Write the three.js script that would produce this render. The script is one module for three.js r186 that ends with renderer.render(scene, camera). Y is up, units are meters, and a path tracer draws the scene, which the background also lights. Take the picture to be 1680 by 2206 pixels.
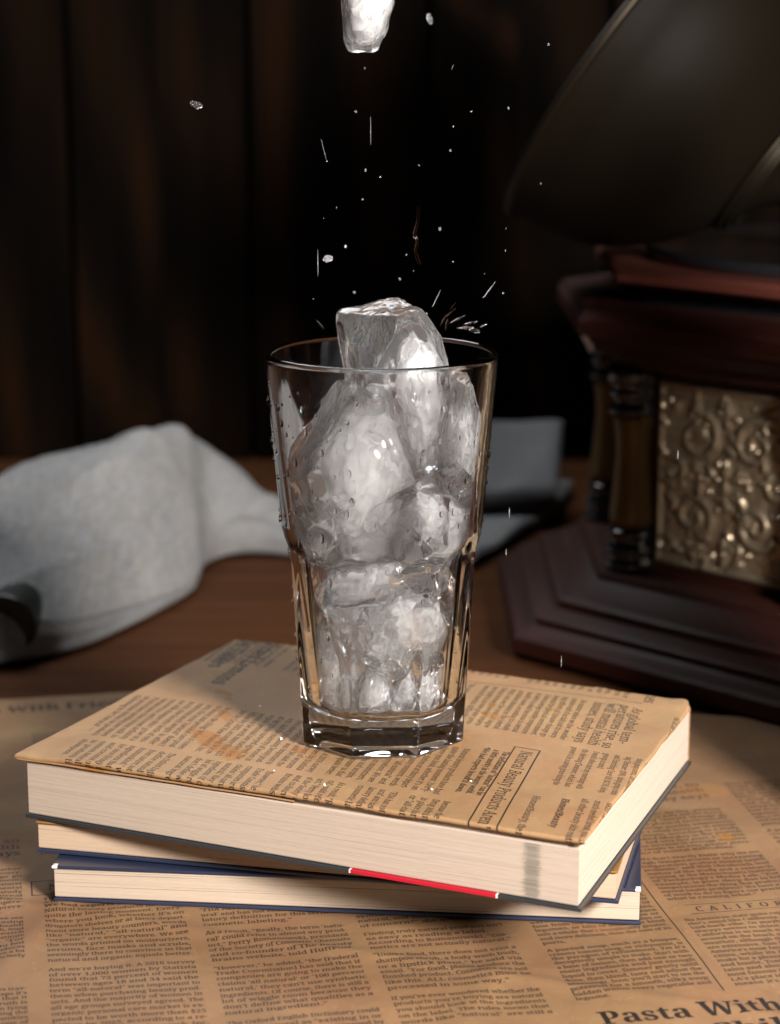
import * as THREE from 'three';
import { ImprovedNoise } from 'three/addons/math/ImprovedNoise.js';
import { mergeGeometries, mergeVertices, toCreasedNormals } from 'three/addons/utils/BufferGeometryUtils.js';
import { RectAreaLightUniformsLib } from 'three/addons/lights/RectAreaLightUniformsLib.js';

// ---------------------------------------------------------------- camera, light, exposure
const scene = new THREE.Scene();
scene.background = new THREE.Color(0x000000);
const PITCH = THREE.MathUtils.degToRad(12.8), CAM = new THREE.Vector3(0, 0.3302, 0.81);
const camera = new THREE.PerspectiveCamera(26.5, 780 / 1024, 0.02, 20);
camera.position.copy(CAM);
camera.lookAt(CAM.x, CAM.y - Math.sin(PITCH), CAM.z - Math.cos(PITCH));
camera.focus = 0.805;
camera.userData.fStop = 8.6;
scene.add(camera);
const renderer = new THREE.WebGLRenderer({ antialias: true });
renderer.setSize(780, 1024);
renderer.toneMapping = THREE.LinearToneMapping;
renderer.toneMappingExposure = 24;
renderer.shadowMap.enabled = true;
RectAreaLightUniformsLib.init();
function areaLight(name, color, intensity, w, h, from, to) {
  const l = new THREE.RectAreaLight(color, intensity, w, h);
  l.name = name; l.position.set(...from); l.lookAt(...to); scene.add(l);
  return l;
}
// warm key lamp in front of the table on the right, cool soft panel high behind on the left
areaLight('key_lamp', new THREE.Color(1.0, 0.935, 0.88), 10.6, 0.22, 0.22, [0.56, 0.555, 0.88], [0.0, 0.08, -0.02]);
areaLight('top_panel', new THREE.Color(0.92, 0.96, 1.0), 0.45, 0.6, 0.45, [-0.22, 0.93, -0.76], [0, 0.1, 0.05]);

// ---------------------------------------------------------------- helpers
const noise = new ImprovedNoise();
const N = (x, y, z) => noise.noise(x + 37.2, y + 11.7, z + 5.3);
function rng(seed) { let s = seed >>> 0; return () => { s = (s + 0x6d2b79f5) | 0; let t = Math.imul(s ^ (s >>> 15), 1 | s); t = (t + Math.imul(t ^ (t >>> 7), 61 | t)) ^ t; return ((t ^ (t >>> 14)) >>> 0) / 4294967296; }; }
const lerp = (a, b, t) => a + (b - a) * t, clamp = (x, a, b) => Math.min(b, Math.max(a, x));
const smooth = (a, b, x) => { const t = clamp((x - a) / (b - a), 0, 1); return t * t * (3 - 2 * t); };
// a direction through a point of the photograph (measured in a 1680 x 2206 copy of it), met with a plane
const F = 8698 / 1.85714;
function ray(px, py) {
  const x = (px - 840) / F, y = (1102.8 - py) / F, c = Math.cos(PITCH), s = Math.sin(PITCH);
  return new THREE.Vector3(x, y * c - s, -c - y * s);
}
const atY = (px, py, h) => { const d = ray(px, py); return CAM.clone().addScaledVector(d, (h - CAM.y) / d.y); };
const atZ = (px, py, z) => { const d = ray(px, py); return CAM.clone().addScaledVector(d, (z - CAM.z) / d.z); };
const taken = {};
function numbered(n) { const k = taken[n] = (taken[n] ?? -1) + 1; return k ? `${n}_${String(k).padStart(3, '0')}` : n; }
function put(o, parent) { o.castShadow = o.receiveShadow = true; parent.add(o); return o; }
function part(name, g, m, parent, label) { const o = new THREE.Mesh(g, m); o.name = name; if (label) o.userData.label = label; return put(o, parent); }
function tag(o, label, category, group) { o.userData.label = label; o.userData.category = category; if (group) o.userData.group = group; return o; }
function thing(name, label, category, pos = [0, 0, 0], turn = 0, group) { const o = new THREE.Group(); o.name = numbered(name); o.position.set(...pos); o.rotation.y = turn; scene.add(o); return tag(o, label, category, group); }
function single(name, g, m, label, category, group) { const o = new THREE.Mesh(g, m); o.name = numbered(name); put(o, scene); return tag(o, label, category, group); }
const mat = (o) => new THREE.MeshStandardMaterial(o), phys = (o) => new THREE.MeshPhysicalMaterial(o);
const rgb = (r, g, b) => new THREE.Color().setRGB(r, g, b);
function box(x0, x1, y0, y1, z0, z1, bevel = 0) {
  if (!bevel) { const g = new THREE.BoxGeometry(x1 - x0, y1 - y0, z1 - z0); g.translate((x0 + x1) / 2, (y0 + y1) / 2, (z0 + z1) / 2); return g; }
  const s = new THREE.Shape(); s.moveTo(x0 + bevel, -z1 + bevel); s.lineTo(x1 - bevel, -z1 + bevel); s.lineTo(x1 - bevel, -z0 - bevel); s.lineTo(x0 + bevel, -z0 - bevel); s.closePath();
  const g = new THREE.ExtrudeGeometry(s, { depth: y1 - y0 - 2 * bevel, bevelEnabled: true, bevelSize: bevel, bevelThickness: bevel, bevelSegments: 2 });
  g.rotateX(-Math.PI / 2); g.translate(0, y0 + bevel, 0); return g;
}
// a surface from a function of (u, v) in [0,1]^2
function sheet(nu, nv, fn, uvf) {
  const p = [], uv = [], idx = [], v3 = new THREE.Vector3();
  for (let j = 0; j <= nv; j++) for (let i = 0; i <= nu; i++) { fn(i / nu, j / nv, v3); p.push(v3.x, v3.y, v3.z); const w = uvf ? uvf(i / nu, j / nv) : [i / nu, j / nv]; uv.push(w[0], w[1]); }
  for (let j = 0; j < nv; j++) for (let i = 0; i < nu; i++) { const a = j * (nu + 1) + i, b = a + 1, c = a + nu + 1, d = c + 1; idx.push(a, b, d, a, d, c); }
  const g = new THREE.BufferGeometry();
  g.setAttribute('position', new THREE.Float32BufferAttribute(p, 3)); g.setAttribute('uv', new THREE.Float32BufferAttribute(uv, 2)); g.setIndex(idx); g.computeVertexNormals();
  return g;
}
function dataTex(w, h, fn, srgb = true, repeat = true) {
  const a = new Uint8Array(w * h * 4);
  for (let y = 0; y < h; y++) for (let x = 0; x < w; x++) { const c = fn(x / w, y / h); const i = (y * w + x) * 4; for (let k = 0; k < 3; k++) a[i + k] = clamp(c[k] * 255, 0, 255); a[i + 3] = 255; }
  const t = new THREE.DataTexture(a, w, h); t.magFilter = THREE.LinearFilter; t.minFilter = THREE.LinearMipmapLinearFilter; if (srgb) t.colorSpace = THREE.SRGBColorSpace; if (repeat) t.wrapS = t.wrapT = THREE.RepeatWrapping; t.needsUpdate = true; return t;
}
function canvas(w, h) { const c = document.createElement('canvas'); c.width = w; c.height = h; return [c, c.getContext('2d')]; }
function canvasTex(c, srgb = true) { const t = new THREE.CanvasTexture(c); if (srgb) t.colorSpace = THREE.SRGBColorSpace; t.magFilter = THREE.LinearFilter; return t; }

// ---------------------------------------------------------------- printed kraft paper
const A_TEXT = ['Natural beauty products have had', 'quite the lasting moment. Every-', "where you look, whether it's on", 'drugstore shelves or at fancy depart-', 'ment store beauty counters, words', 'like "natural," "all-natural" and', '"organic" are everywhere. We see', 'the words printed on moisturizers,', 'serums, face masks and scrubs,', 'seemingly there to convince us that', 'natural and organic equals better.|', '', "And we're buying it. A 2016 survey", 'of over 1,000 women by Statista', 'found that 73 percent of women', 'between ages 18 and 34 said the', 'term "all-natural" was important to', 'them when purchasing beauty prod-', 'ucts. And the majority of women in', 'all age groups surveyed agreed. The', 'organic personal care market is ex-', 'pected to be worth more than $25', 'billion by 2025, according to a re-', 'port by Grand View Research, Inc.|', '', "So, here's the thing: When it comes", 'to beauty and personal care prod-', 'ucts, the term "natural" doesn\'t', 'really hold much weight. In other', 'words, your favorite bottle of coco-', "nut milk shampoo didn't grow on a", 'coconut tree, and it most definitely', 'contains more than coconut milk. So', "if you've been spending your money", 'on premium dollars on products', "claiming to be 'natural' —|"];
const B_TEXT = ['because the United States Food and', 'Drug Administration has no rules', 'in place for the words "natural"', 'or "all-natural" on a label.|', '', "\"FDA has not defined the term 'nat-", "ural' and has not established a regu-", 'latory definition for this term in', 'cosmetic labeling."|', '', "As a result, \"Really, the term 'natu-", "ral' could refer to almost any prod-", 'uct," Perry Romanowski, president', 'of the Society of Cosmetic Chemists', 'and co-founder of The Beauty', 'Brains website, told HuffPost.|', '', '"However," he added, "the [Federal', 'Trade Commission] has said that if', 'companies are going to make the', "claims 'all natural' or '100 percent", "natural,' they can't use synthetic", 'ingredients. Of course, there is still a', 'lot of wiggle room because they', "don't define what qualifies as a", 'natural ingredient."|', '', 'The Oxford English Dictionary could', 'define natural as "existing in or', 'from nature; not made or caused by', 'humankind," which means the', 'ingredients that come from living', '(or once-living) things like plants', 'and coconut oils are the most', 'common natural ingredients used', 'in products like soaps and', 'shampoos.|'];
const C_TEXT = ['synthetic and some of them are', 'natural, and you find one is more', 'of concern?" she asked.|', '', "Finding truly natural products isn't", 'as easy as reading a label.|', 'According to Romanowski, "cos-', 'metics are not actually natural."|', '', '"Unlike food, there does not exist a', 'shampoo shrub, a body wash bush,', 'or a lipstick plant," he said via', 'email. "For food, plants produce the', 'finished product. Cosmetics are not', 'like this. ALL cosmetics must be', 'processed in some way."|', '', "If you've ever wondered whether the", "products you're buying are natural", 'you should look at the ingredients', 'on the label. The rules mean that', 'words like "natural" are still a'];
const D_TEXT = ['There are soups that are smooth, or', 'chunky, with vegetables and berries,', 'brothy with noodles or with beans,', 'but all soups have this in their', 'favor: start with a sauce or', 'a stock and add a few grains,', 'and the flavors will coalesce', 'varied things, from the three or', 'four from the meats, vegetables or', 'legumes, or bits of meat that bind', "into a whole that's inexplicably greater,", 'and more delicious, than the sum of its', 'parts.|', '', 'A puréed soup, such as a bisque,', 'creamy tomato soup, or vichyssoise, is', "the paragon of refinement. Yet it's", 'deceptively simple to make. Start with', 'a base of onions, then add one or two', 'main ingredients and just enough', 'liquid to cover. Simmer gently until', 'done, then blend, taste and adjust the', "seasonings. Soon you'll start to see the", 'potential for a smooth, silky soup', 'hidden within every vegetable and', 'legume.|'];
const E_HEAD = ['As global tem-', 'peratures rise, so', 'will mental health', 'issues, study says'];
const E_TEXT = ['No matter where we live, weather', 'touches each of us daily and the worry-', 'ing effects of climate change go', 'beyond the physical environment.|', 'A rise in average monthly temperatures', 'is tied to a small increase in mental', 'health issues, according to a study', 'published Monday in the journal', 'PNAS. And over five years, a 1 degree', 'Celsius increase in average tempera-', 'ture results in an even greater preva-', 'lence of mental difficulties.|', '', "\"We don't exactly know why we see", 'high temperatures or increasing', 'temperatures produce mental health', 'problems," said Nick Obradovich, lead', 'author of the study and a research', 'scientist at the Massachusetts Institute', "of Technology's Media Lab. \"For", 'example, is poor sleep due to hot', 'temperatures the thing that produces', 'mental health problems? We have a lot', 'of work to do to figure out precisely', 'what is causing what."|'];
const F_TEXT = ['No American state quite captures trav-', "eler's mind like California. Perhaps it's", 'laid-back vibe. Or maybe just that it', 'always seems to shine. The truth is', 'California is so much more than lying', 'around on the beach and enjoying the', 'weather, although the opportunities', 'are extensive. San Francisco, one of', "America's most fascinating and lively", 'cities, while its nearby vineyards', 'make for a pleasant break from hustle', 'and bustle. Yosemite, with its moun-', 'tains and abundant wildlife, is the', 'most famous national park, and then', "LA's place in the movies and stars", "means it's always worth a visit."];
const H_TEXT = ['Representing Super-Clean beauty,', 'shop.goop.com), the Luminous Melt-', 'ing Cleanser ($90, shop.goop.com)', 'and Enriching Face Oil ($110, shop.', 'goop.com)|', 'I would often start my mornings with', 'the Melting Cleanser, which has', 'proved to be a saving grace during the'];
const I_TEXT = ['skin. So while you give it a', 'much-needed break, you could see', 'all other beauty skin routines as', ''];
function printer(ctx, ppm, s0, t0) { // millimetres of the sheet to pixels
  const ink = '#160c06';
  const X = (s) => (s - s0) * ppm, Y = (t) => (t - t0) * ppm;
  const line = (str, s, t, w, size, { bold, just = true, color = ink } = {}) => {
    const end = str.endsWith('|'); if (end) str = str.slice(0, -1);
    ctx.font = `${bold ? 'bold ' : ''}${(size * ppm).toFixed(1)}px serif`; ctx.fillStyle = color; ctx.textBaseline = 'alphabetic';
    const words = str.split(' '), widths = words.map((x) => ctx.measureText(x).width), sum = widths.reduce((a, b) => a + b, 0), full = w * ppm;
    let k = 1, gap = size * ppm * 0.25;
    const nat = sum + gap * (words.length - 1);
    if (just && !end) { if (nat > full) k = full / nat; else if (words.length > 1) gap = (full - sum) / (words.length - 1); } else if (nat > full) k = full / nat;
    ctx.save(); ctx.translate(X(s), Y(t)); ctx.scale(k, 1);
    let x = 0; words.forEach((wd, i) => { ctx.fillText(wd, x, 0); ctx.fillText(wd, x + 0.13 * ppm, 0); x += widths[i] + gap; });
    ctx.restore();
  };
  const col = (lines, s, t, w, pitch, size, o = {}) => { let y = t; for (const l of lines) { if (l === '') { y += pitch * 0.75; continue; } line(l, s, y, w, size, o); y += pitch; } return y; };
  const rule = (s1, t1, s2, t2, wd = 0.4) => { ctx.strokeStyle = ink; ctx.lineWidth = wd * ppm; ctx.beginPath(); ctx.moveTo(X(s1), Y(t1)); ctx.lineTo(X(s2), Y(t2)); ctx.stroke(); };
  const frame = (s1, t1, s2, t2, wd = 0.5) => { ctx.strokeStyle = ink; ctx.lineWidth = wd * ppm; ctx.strokeRect(X(s1), Y(t1), (s2 - s1) * ppm, (t2 - t1) * ppm); };
  return { line, col, rule, frame, X, Y };
}
function kraft(ctx, w, h, seed, base) { // fibres, flecks and uneven pulp of brown paper
  const r = rng(seed);
  ctx.fillStyle = base; ctx.fillRect(0, 0, w, h);
  for (let k = 0; k < 900; k++) { const s = 20 + r() * 130; ctx.fillStyle = r() < 0.5 ? 'rgba(150,110,70,0.035)' : 'rgba(215,180,140,0.04)'; ctx.beginPath(); ctx.ellipse(r() * w, r() * h, s, s * (0.3 + 0.7 * r()), r() * 3, 0, 7); ctx.fill(); }
  for (let k = 0; k < 14000; k++) { const x = r() * w, y = r() * h, a = r() * 6.28, l = 3 + r() * 12; ctx.strokeStyle = r() < 0.55 ? 'rgba(120,84,50,0.22)' : 'rgba(230,200,165,0.2)'; ctx.lineWidth = 0.6 + r() * 0.8; ctx.beginPath(); ctx.moveTo(x, y); ctx.lineTo(x + Math.cos(a) * l, y + Math.sin(a) * l); ctx.stroke(); }
}
function stain(ctx, x, y, rx, ry, turn, seed, color, strength = 0.16) { // a dried drop with a ragged rim
  const r = rng(seed);
  for (let ring = 0; ring < 3; ring++) {
    ctx.fillStyle = color.replace('A', String(strength)); ctx.beginPath();
    for (let k = 0; k <= 60; k++) { const a = k / 60 * Math.PI * 2, q = (1 - ring * 0.13) * (1 + 0.28 * N(Math.cos(a) * 1.6 + seed, Math.sin(a) * 1.6, ring * 0.2) + 0.12 * N(Math.cos(a) * 5 + seed, Math.sin(a) * 5, 3)); const ex = Math.cos(a) * rx * q, ey = Math.sin(a) * ry * q; const xx = x + ex * Math.cos(turn) - ey * Math.sin(turn), yy = y + ex * Math.sin(turn) + ey * Math.cos(turn); k ? ctx.lineTo(xx, yy) : ctx.moveTo(xx, yy); }
    ctx.closePath(); ctx.fill();
  }
  ctx.strokeStyle = color.replace('A', String(strength * 1.3)); ctx.lineWidth = 3; ctx.stroke();
}
function paperBump(seed) {
  return dataTex(512, 512, (x, y) => { const v = 0.5 + 0.22 * N(x * 6, y * 6, seed) + 0.16 * N(x * 24, y * 24, seed + 3) + 0.12 * N(x * 90, y * 90, seed + 7); return [v, v, v]; }, false);
}

// ---------------------------------------------------------------- setting: table, wall
const tableGrain = dataTex(512, 512, (x, y) => { const v = clamp(0.5 + 0.35 * N(x * 3, y * 34, 4) + 0.25 * N(x * 9, y * 110, 8) + 0.25 * N(x * 4, y * 4, 2), 0, 1); return [lerp(0.215, 0.335, v), lerp(0.122, 0.198, v), lerp(0.056, 0.10, v)]; });
tableGrain.repeat.set(3, 3);
const table = new THREE.Mesh(new THREE.BoxGeometry(2.2, 0.04, 1.9), phys({ map: tableGrain, roughness: 0.85, specularIntensity: 0.2 }));
table.name = 'table_top'; table.position.set(0, -0.0215, -0.25); table.userData = { kind: 'structure', label: 'brown wooden table top under the printed paper' }; put(table, scene);
{ // wood for the planks: long grain with eyes
  const wood = (seed) => dataTex(256, 1024, (x, y) => {
    const kx = x - 0.5 + 0.12 * N(y * 2.2, seed, 1), eye = Math.exp(-((x - 0.3 - 0.4 * (seed % 2)) ** 2 * 26 + (y - 0.45) ** 2 * 30));
    const g = Math.sin((kx * 26 + 6 * N(x * 3, y * 1.6, seed) + eye * 14) * 1.9), f = N(x * 60, y * 5, seed + 9), v = clamp(0.5 + 0.32 * g + 0.35 * f, 0, 1) ** 1.8;
    return [lerp(0.012, 0.115, v), lerp(0.005, 0.056, v), lerp(0.002, 0.02, v)];
  });
  const wall = new THREE.Group(); wall.name = 'plank_wall'; wall.position.set(0, 0, -0.83); wall.userData = { kind: 'structure', label: 'dark stained wall of upright wooden planks' }; scene.add(wall);
  const mats = [0, 1, 2].map((k) => { const t = wood(3 + k * 2.7); return phys({ map: t, roughness: 0.85, specularIntensity: 0.12, bumpMap: t, bumpScale: 0.0012 }); });
  const W = 0.134;
  for (let k = -5; k <= 5; k++) part('plank', box(-W / 2 + 0.0025, W / 2 - 0.0025, -0.002, 1.1, -0.02, 0, 0.003), mats[(k + 6) % 3], wall).position.x = -0.105 + W * (k + 0.5);
  part('backing_board', box(-0.9, 0.7, 0, 1.1, -0.03, -0.0215), mat({ color: rgb(0.01, 0.007, 0.005), roughness: 0.9 }), wall);
}

// ---------------------------------------------------------------- printed paper on the table
{
  const TH = THREE.MathUtils.degToRad(10.4), c = Math.cos(TH), s = Math.sin(TH), S0 = -192, T0 = -250, SIZE = 424, ppm = 2048 / SIZE;
  const [cv, ctx] = canvas(2048, 2048);
  kraft(ctx, 2048, 2048, 5, '#7c5d3f');
  const p = printer(ctx, ppm, S0, T0);
  const abc = (s, t) => {
    p.frame(s - 4, t - 32, s + 168, t - 19, 0.5); p.line("Natural Beauty Products Aren't As Natural As You Think", s + 2, t - 23.5, 160, 7.4, { just: false });
    p.col(['The definition of "natural" can be', 'a little murky in the beauty world.', 'We had experts break it down.|'], s, t - 13.2, 52, 4.4, 3.7, { bold: true });
    p.col(A_TEXT, s, t, 52, 4.5, 3.75); p.col(B_TEXT, s + 57.8, t - 12.6, 52, 4.5, 3.75); p.col(C_TEXT, s + 115.1, t + 24, 52.5, 4.5, 3.75);
  };
  abc(-136.3, 21.3);
  p.col(D_TEXT, 41.5, 67.3 - 8 * 3.65, 50, 3.65, 3.3);
  p.rule(93.7, -120, 93.7, 131, 0.45);
  const ecol = (s, t) => { p.col(E_HEAD, s, t - 86.5, 52, 7.0, 6.6, { just: false }); p.col(E_TEXT, s, t - 58.5 + 8, 52, 3.75, 3.4); };
  ecol(98.2, 13.4); ecol(-196, 27);
  p.rule(103, 57.6, 160, 57.6, 0.3); p.rule(103, 66, 160, 66, 0.3); p.line('C  A  L  I  F  O  R  N  I  A', 106, 64, 50, 6.2);
  p.col(F_TEXT, 98.7, 72.2, 52, 3.72, 3.35); p.col(F_TEXT, -196, 88, 52, 3.72, 3.35);
  p.col(D_TEXT, 160.7, -65, 50, 4.0, 3.5); p.col(D_TEXT, 160.7, 60, 50, 4.0, 3.5);
  p.line('Pasta With Fried Lemons', 45, 149, 150, 13.6, { bold: true }); p.line('and Chile Flakes', 45, 164, 120, 13, { bold: true });
  p.col(D_TEXT, 41.5, -120, 50, 3.65, 3.3); p.col(C_TEXT, -21.2, -150, 52, 4.4, 3.7); p.col(B_TEXT, -78.5, -190, 52, 4.4, 3.7); p.col(A_TEXT, -136.3, -190, 52, 4.4, 3.7);
  p.line('Pasta With Fried Lemons', -178, -228, 130, 13.6, { bold: true });
  stain(ctx, p.X(142), p.Y(-7), 20, 15, 0.3, 4, 'rgba(150,95,20,A)', 0.3); stain(ctx, p.X(150), p.Y(-60), 60, 44, 0.3, 8, 'rgba(160,110,50,A)', 0.12);
  stain(ctx, p.X(62), p.Y(62), 110, 40, 1.0, 12, 'rgba(140,90,50,A)', 0.1); stain(ctx, p.X(-160), p.Y(-60), 130, 80, 0.4, 17, 'rgba(120,75,35,A)', 0.14); stain(ctx, p.X(120), p.Y(-90), 120, 50, 0.2, 21, 'rgba(140,95,55,A)', 0.12);
  const h = (x, z) => 0.0013 * N(x * 13, z * 13, 2) + 0.0005 * N(x * 40, z * 40, 7) + 0.0008 * Math.exp(-(((x * 0.35 - z + 0.085) / 0.004) ** 2)) + 0.0009 * Math.exp(-(((x + z * 0.2 + 0.118) / 0.005) ** 2)) + 0.0009 * Math.exp(-(((x * 0.95 + z * 0.3 - 0.064) / 0.006) ** 2)) * smooth(0.05, 0.09, z) + 0.0016;
  // the far edge is torn off at a slant
  const edge = (S) => { const a = -0.228 + 0.0025 * N(S * 0.06, 1, 1) + 0.001 * N(S * 0.4, 2, 1), k = 0.215; return 1000 * (a + (k * c + s) * S / 1000) / (c - k * s); };
  const TT = (S, v) => lerp(clamp(edge(S), T0, 150), T0 + SIZE, v);
  const g = sheet(150, 150, (u, v, o) => { const q = S0 + SIZE * u, S = q / 1000, T = TT(q, v) / 1000, x = S * c + T * s, z = -S * s + T * c; o.set(x, h(x, z), z); }, (u, v) => [u, 1 - (TT(S0 + SIZE * u, v) - T0) / SIZE]);
  // the loop above walks away from the viewer, so turn the faces up
  g.index.array.reverse(); g.computeVertexNormals();
  const paper = single('printed_paper', g, mat({ map: canvasTex(cv), roughness: 0.78, bumpMap: paperBump(3), bumpScale: 0.0004, side: THREE.DoubleSide }), 'brown kraft paper printed with newspaper columns spread flat under the book stack', 'paper');
}

// ---------------------------------------------------------------- three books
const cream = (seed, tint, gap = 0.12) => dataTex(256, 512, (x, y) => { const l = N(x * 1.6, y * 125, seed) * 0.04 + N(x * 4, y * 60, seed + 2) * 0.025 + N(x * 40, y * 110, seed + 4) * 0.035 - gap * smooth(0.3, 0.55, N(x * 1.5, y * 130, seed + 8)); return tint.map((c, k) => c * (1 + l) - (k === 2 ? 0.01 : 0)); });
const navy = phys({ color: rgb(0.022, 0.03, 0.062), roughness: 0.32, clearcoat: 0.35, clearcoatRoughness: 0.25 });
const white = mat({ color: rgb(0.75, 0.72, 0.68), roughness: 0.8 });
function bookFrame(fl, fr) { const d = fr.clone().sub(fl); return { L: d.length(), turn: Math.atan2(-d.z, d.x), pos: [fl.x, 0, fl.z] }; }
function pageBlock(L, D, y0, y1, seed, tint, gap) {
  const t = cream(seed, tint, gap), g = box(0, L, y0, y1, -D, 0, 0.0006), p = g.attributes.position, n = g.attributes.normal, uv = [];
  for (let i = 0; i < p.count; i++) { const along = Math.abs(n.getX(i)) > 0.5 ? p.getZ(i) : p.getX(i); uv.push(along * 6, p.getY(i) * 38); }
  g.setAttribute('uv', new THREE.Float32BufferAttribute(uv, 2));
  return [g, mat({ map: t, roughness: 0.9, bumpMap: t, bumpScale: 0.00015 })];
}
{ // bottom book, lying squarest to the table
  const f = bookFrame(new THREE.Vector3(-0.1277, 0, 0.0337), new THREE.Vector3(0.0925, 0, 0.0562)), D = 0.152;
  const b = thing('paperback_book', 'cream paged paperback with navy covers at the bottom of the book stack', 'book', f.pos, f.turn, 'stacked books');
  part('back_cover', box(-0.0005, f.L + 0.0006, 0.0018, 0.0031, -D, 0.0008, 0.0004), navy, b);
  const [pg, pm] = pageBlock(f.L, D - 0.001, 0.0033, 0.0148, 4, [0.715, 0.645, 0.58], 0.3); part('page_block', pg, pm, b);
  part('front_cover', box(-0.001, f.L + 0.0006, 0.0150, 0.0162, -D, 0.0008, 0.0004), navy, b);
  part('spine', box(-0.0005, f.L + 0.0006, 0.0032, 0.0149, -D - 0.0012, -D + 0.0001, 0), navy, b);
  for (const [x, z] of [[0.0002, -0.0006], [f.L - 0.0008, -0.0006]]) part('worn_corner', box(x - 0.0009, x + 0.0012, 0.01495, 0.0164, z - 0.001, z + 0.0015, 0.0005), white, b, 'cover corner worn to white');
}
{ // middle book
  const f = bookFrame(new THREE.Vector3(-0.1352, 0, 0.0217), new THREE.Vector3(0.0825, 0, 0.0722)), D = 0.15;
  const b = thing('paperback_book', 'slim paperback with mustard front and navy back cover between two thicker books', 'book', f.pos, f.turn, 'stacked books');
  part('back_cover', box(-0.0005, f.L + 0.0005, 0.0168, 0.0182, -D, 0.0006, 0.0004), navy, b);
  const [pg, pm] = pageBlock(f.L - 0.0008, D - 0.001, 0.0184, 0.0286, 9, [0.74, 0.645, 0.56], 0.18); part('page_block', pg, pm, b);
  part('front_cover', box(-0.0004, f.L, 0.0288, 0.0297, -D, 0.0012, 0.0003), mat({ color: rgb(0.26, 0.125, 0.03), roughness: 0.5 }), b);
  part('spine', box(-0.0004, f.L, 0.0183, 0.0287, -D - 0.001, -D + 0.0001, 0), navy, b);
}
const B1 = bookFrame(new THREE.Vector3(-0.1395, 0, 0.0195), new THREE.Vector3(0.0655, 0, 0.1105)), B1D = 0.164, COVER_Y = 0.057;
{ // top book wrapped in the printed paper, read and leant out of square
  const L = B1.L, D = B1D, skew = (g) => { const p = g.attributes.position; for (let i = 0; i < p.count; i++) { const x = p.getX(i), w = clamp(-p.getZ(i) / D, 0, 1.1), a = clamp(x / L, 0, 1); p.setX(i, x - 0.0085 * w * a + 0.003 * w * (1 - a)); p.setZ(i, p.getZ(i) * lerp(1.045, 0.99, a)); } g.computeVertexNormals(); return g; };
  const b = thing('wrapped_book', 'thick book wrapped in printed kraft paper, topmost of the stack and under the glass', 'book', B1.pos, B1.turn, 'stacked books');
  const [cv, ctx] = canvas(2048, 2048), S0 = -150, T0 = -95, SIZE = 272, ppm = 2048 / SIZE;
  kraft(ctx, 2048, 2048, 21, '#9e7d58');
  const p = printer(ctx, ppm, S0, T0);
  p.col(A_TEXT, 0, 0, 51, 4.5, 3.8);
  p.col(['The definition of "natural" can be', 'a little murky in the beauty world.', 'We had experts break it down.|'], -4, -16, 50, 4.2, 3.6, { bold: true });
  p.frame(-11, -30, 130, -19.2, 0.55); p.line("Natural Beauty Products Aren't As Natural", -8, -22.6, 112, 6.9, { just: false });
  p.col(B_TEXT, 56, -6, 50, 4.5, 3.8);
  p.col(E_HEAD, -79, -59, 52, 6.0, 6.6, { just: false }); p.col(E_TEXT, -78, -35, 51, 4.2, 3.7);
  p.rule(-86, -62, -77, 60, 0.4); p.col(D_TEXT, -140, -52, 50, 4.2, 3.6); p.col(D_TEXT, -112, 62, 58, 4.0, 3.4);
  p.line('California Beaches', -150, -62, 62, 8, { just: false });
  p.col(H_TEXT, -21, -74, 43, 4.6, 3.7, { just: false }); p.col(I_TEXT, 31, -65, 50, 4.8, 3.8, { just: false });
  p.line('HonestBeauty', 34, -48, 40, 4.1, { bold: true, just: false }); p.line('HonestBeauty, then use', 36, -37, 50, 4, { just: false });
  p.line('All in the U.S. and the U.K. is fasting.', -76, -78, 60, 4, { just: false });
  p.line('Pasta With Fried Lemons', -140, 130, 116, 11.6, { bold: true }); p.line('and Chile Flakes', -122, 143, 76, 11.6, { bold: true });
  const st0 = (a, bb) => { const x = a - 154.7, y = bb - 70.4; return [(x * 0.05 + y * 0.995) / -0.9785, (0.13 * y + 0.99 * x) / -0.9785]; }; // book cover to sheet
  const st = (a, bb, rx, ry, turn, seed, str) => { const [u, v] = st0(a, bb); stain(ctx, p.X(u), p.Y(v), rx, ry, turn, seed, 'rgba(150,82,12,A)', str); };
  for (const [a, bb, rx, ry, tn, k, sr] of [[64, 34, 40, 120, 0.5, 3, 0.17], [54, 44, 26, 70, 0.2, 5, 0.16], [76, 28, 60, 36, 0.4, 7, 0.13], [50, 66, 22, 60, 0.9, 6, 0.15], [60, 72, 30, 24, 0.3, 23, 0.12], [34, 92, 20, 44, 0.3, 9, 0.2], [40, 86, 16, 20, 0.9, 29, 0.14], [20, 110, 12, 16, 0, 11, 0.18], [96, 42, 24, 30, 0.6, 13, 0.14], [104, 36, 16, 18, 0, 33, 0.12], [150, 112, 24, 46, 0.4, 15, 0.12], [146, 124, 18, 30, 1.2, 16, 0.12], [172, 128, 18, 16, 0, 19, 0.12], [92, 55, 40, 26, 1, 41, 0.08]]) st(a, bb, rx, ry, tn, k, sr);
  const coverMap = canvasTex(cv);
  const print = mat({ map: coverMap, roughness: 0.62, bumpMap: paperBump(9), bumpScale: 0.0005, side: THREE.DoubleSide });
  const uvOf = (a, bb) => { const [S, T] = st0(a, bb); return [(S - S0) / SIZE, 1 - (T - T0) / SIZE]; };
  // paper goes over the board and folds under all round
  const R = 0.0011, e = 0.0055, ox0 = -0.004, ox1 = 0.001, oz = 0.0016, X0 = ox0 + R, X1 = L + ox1 - R, Z0 = -oz + R, Z1 = D + 0.001 - R;
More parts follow.
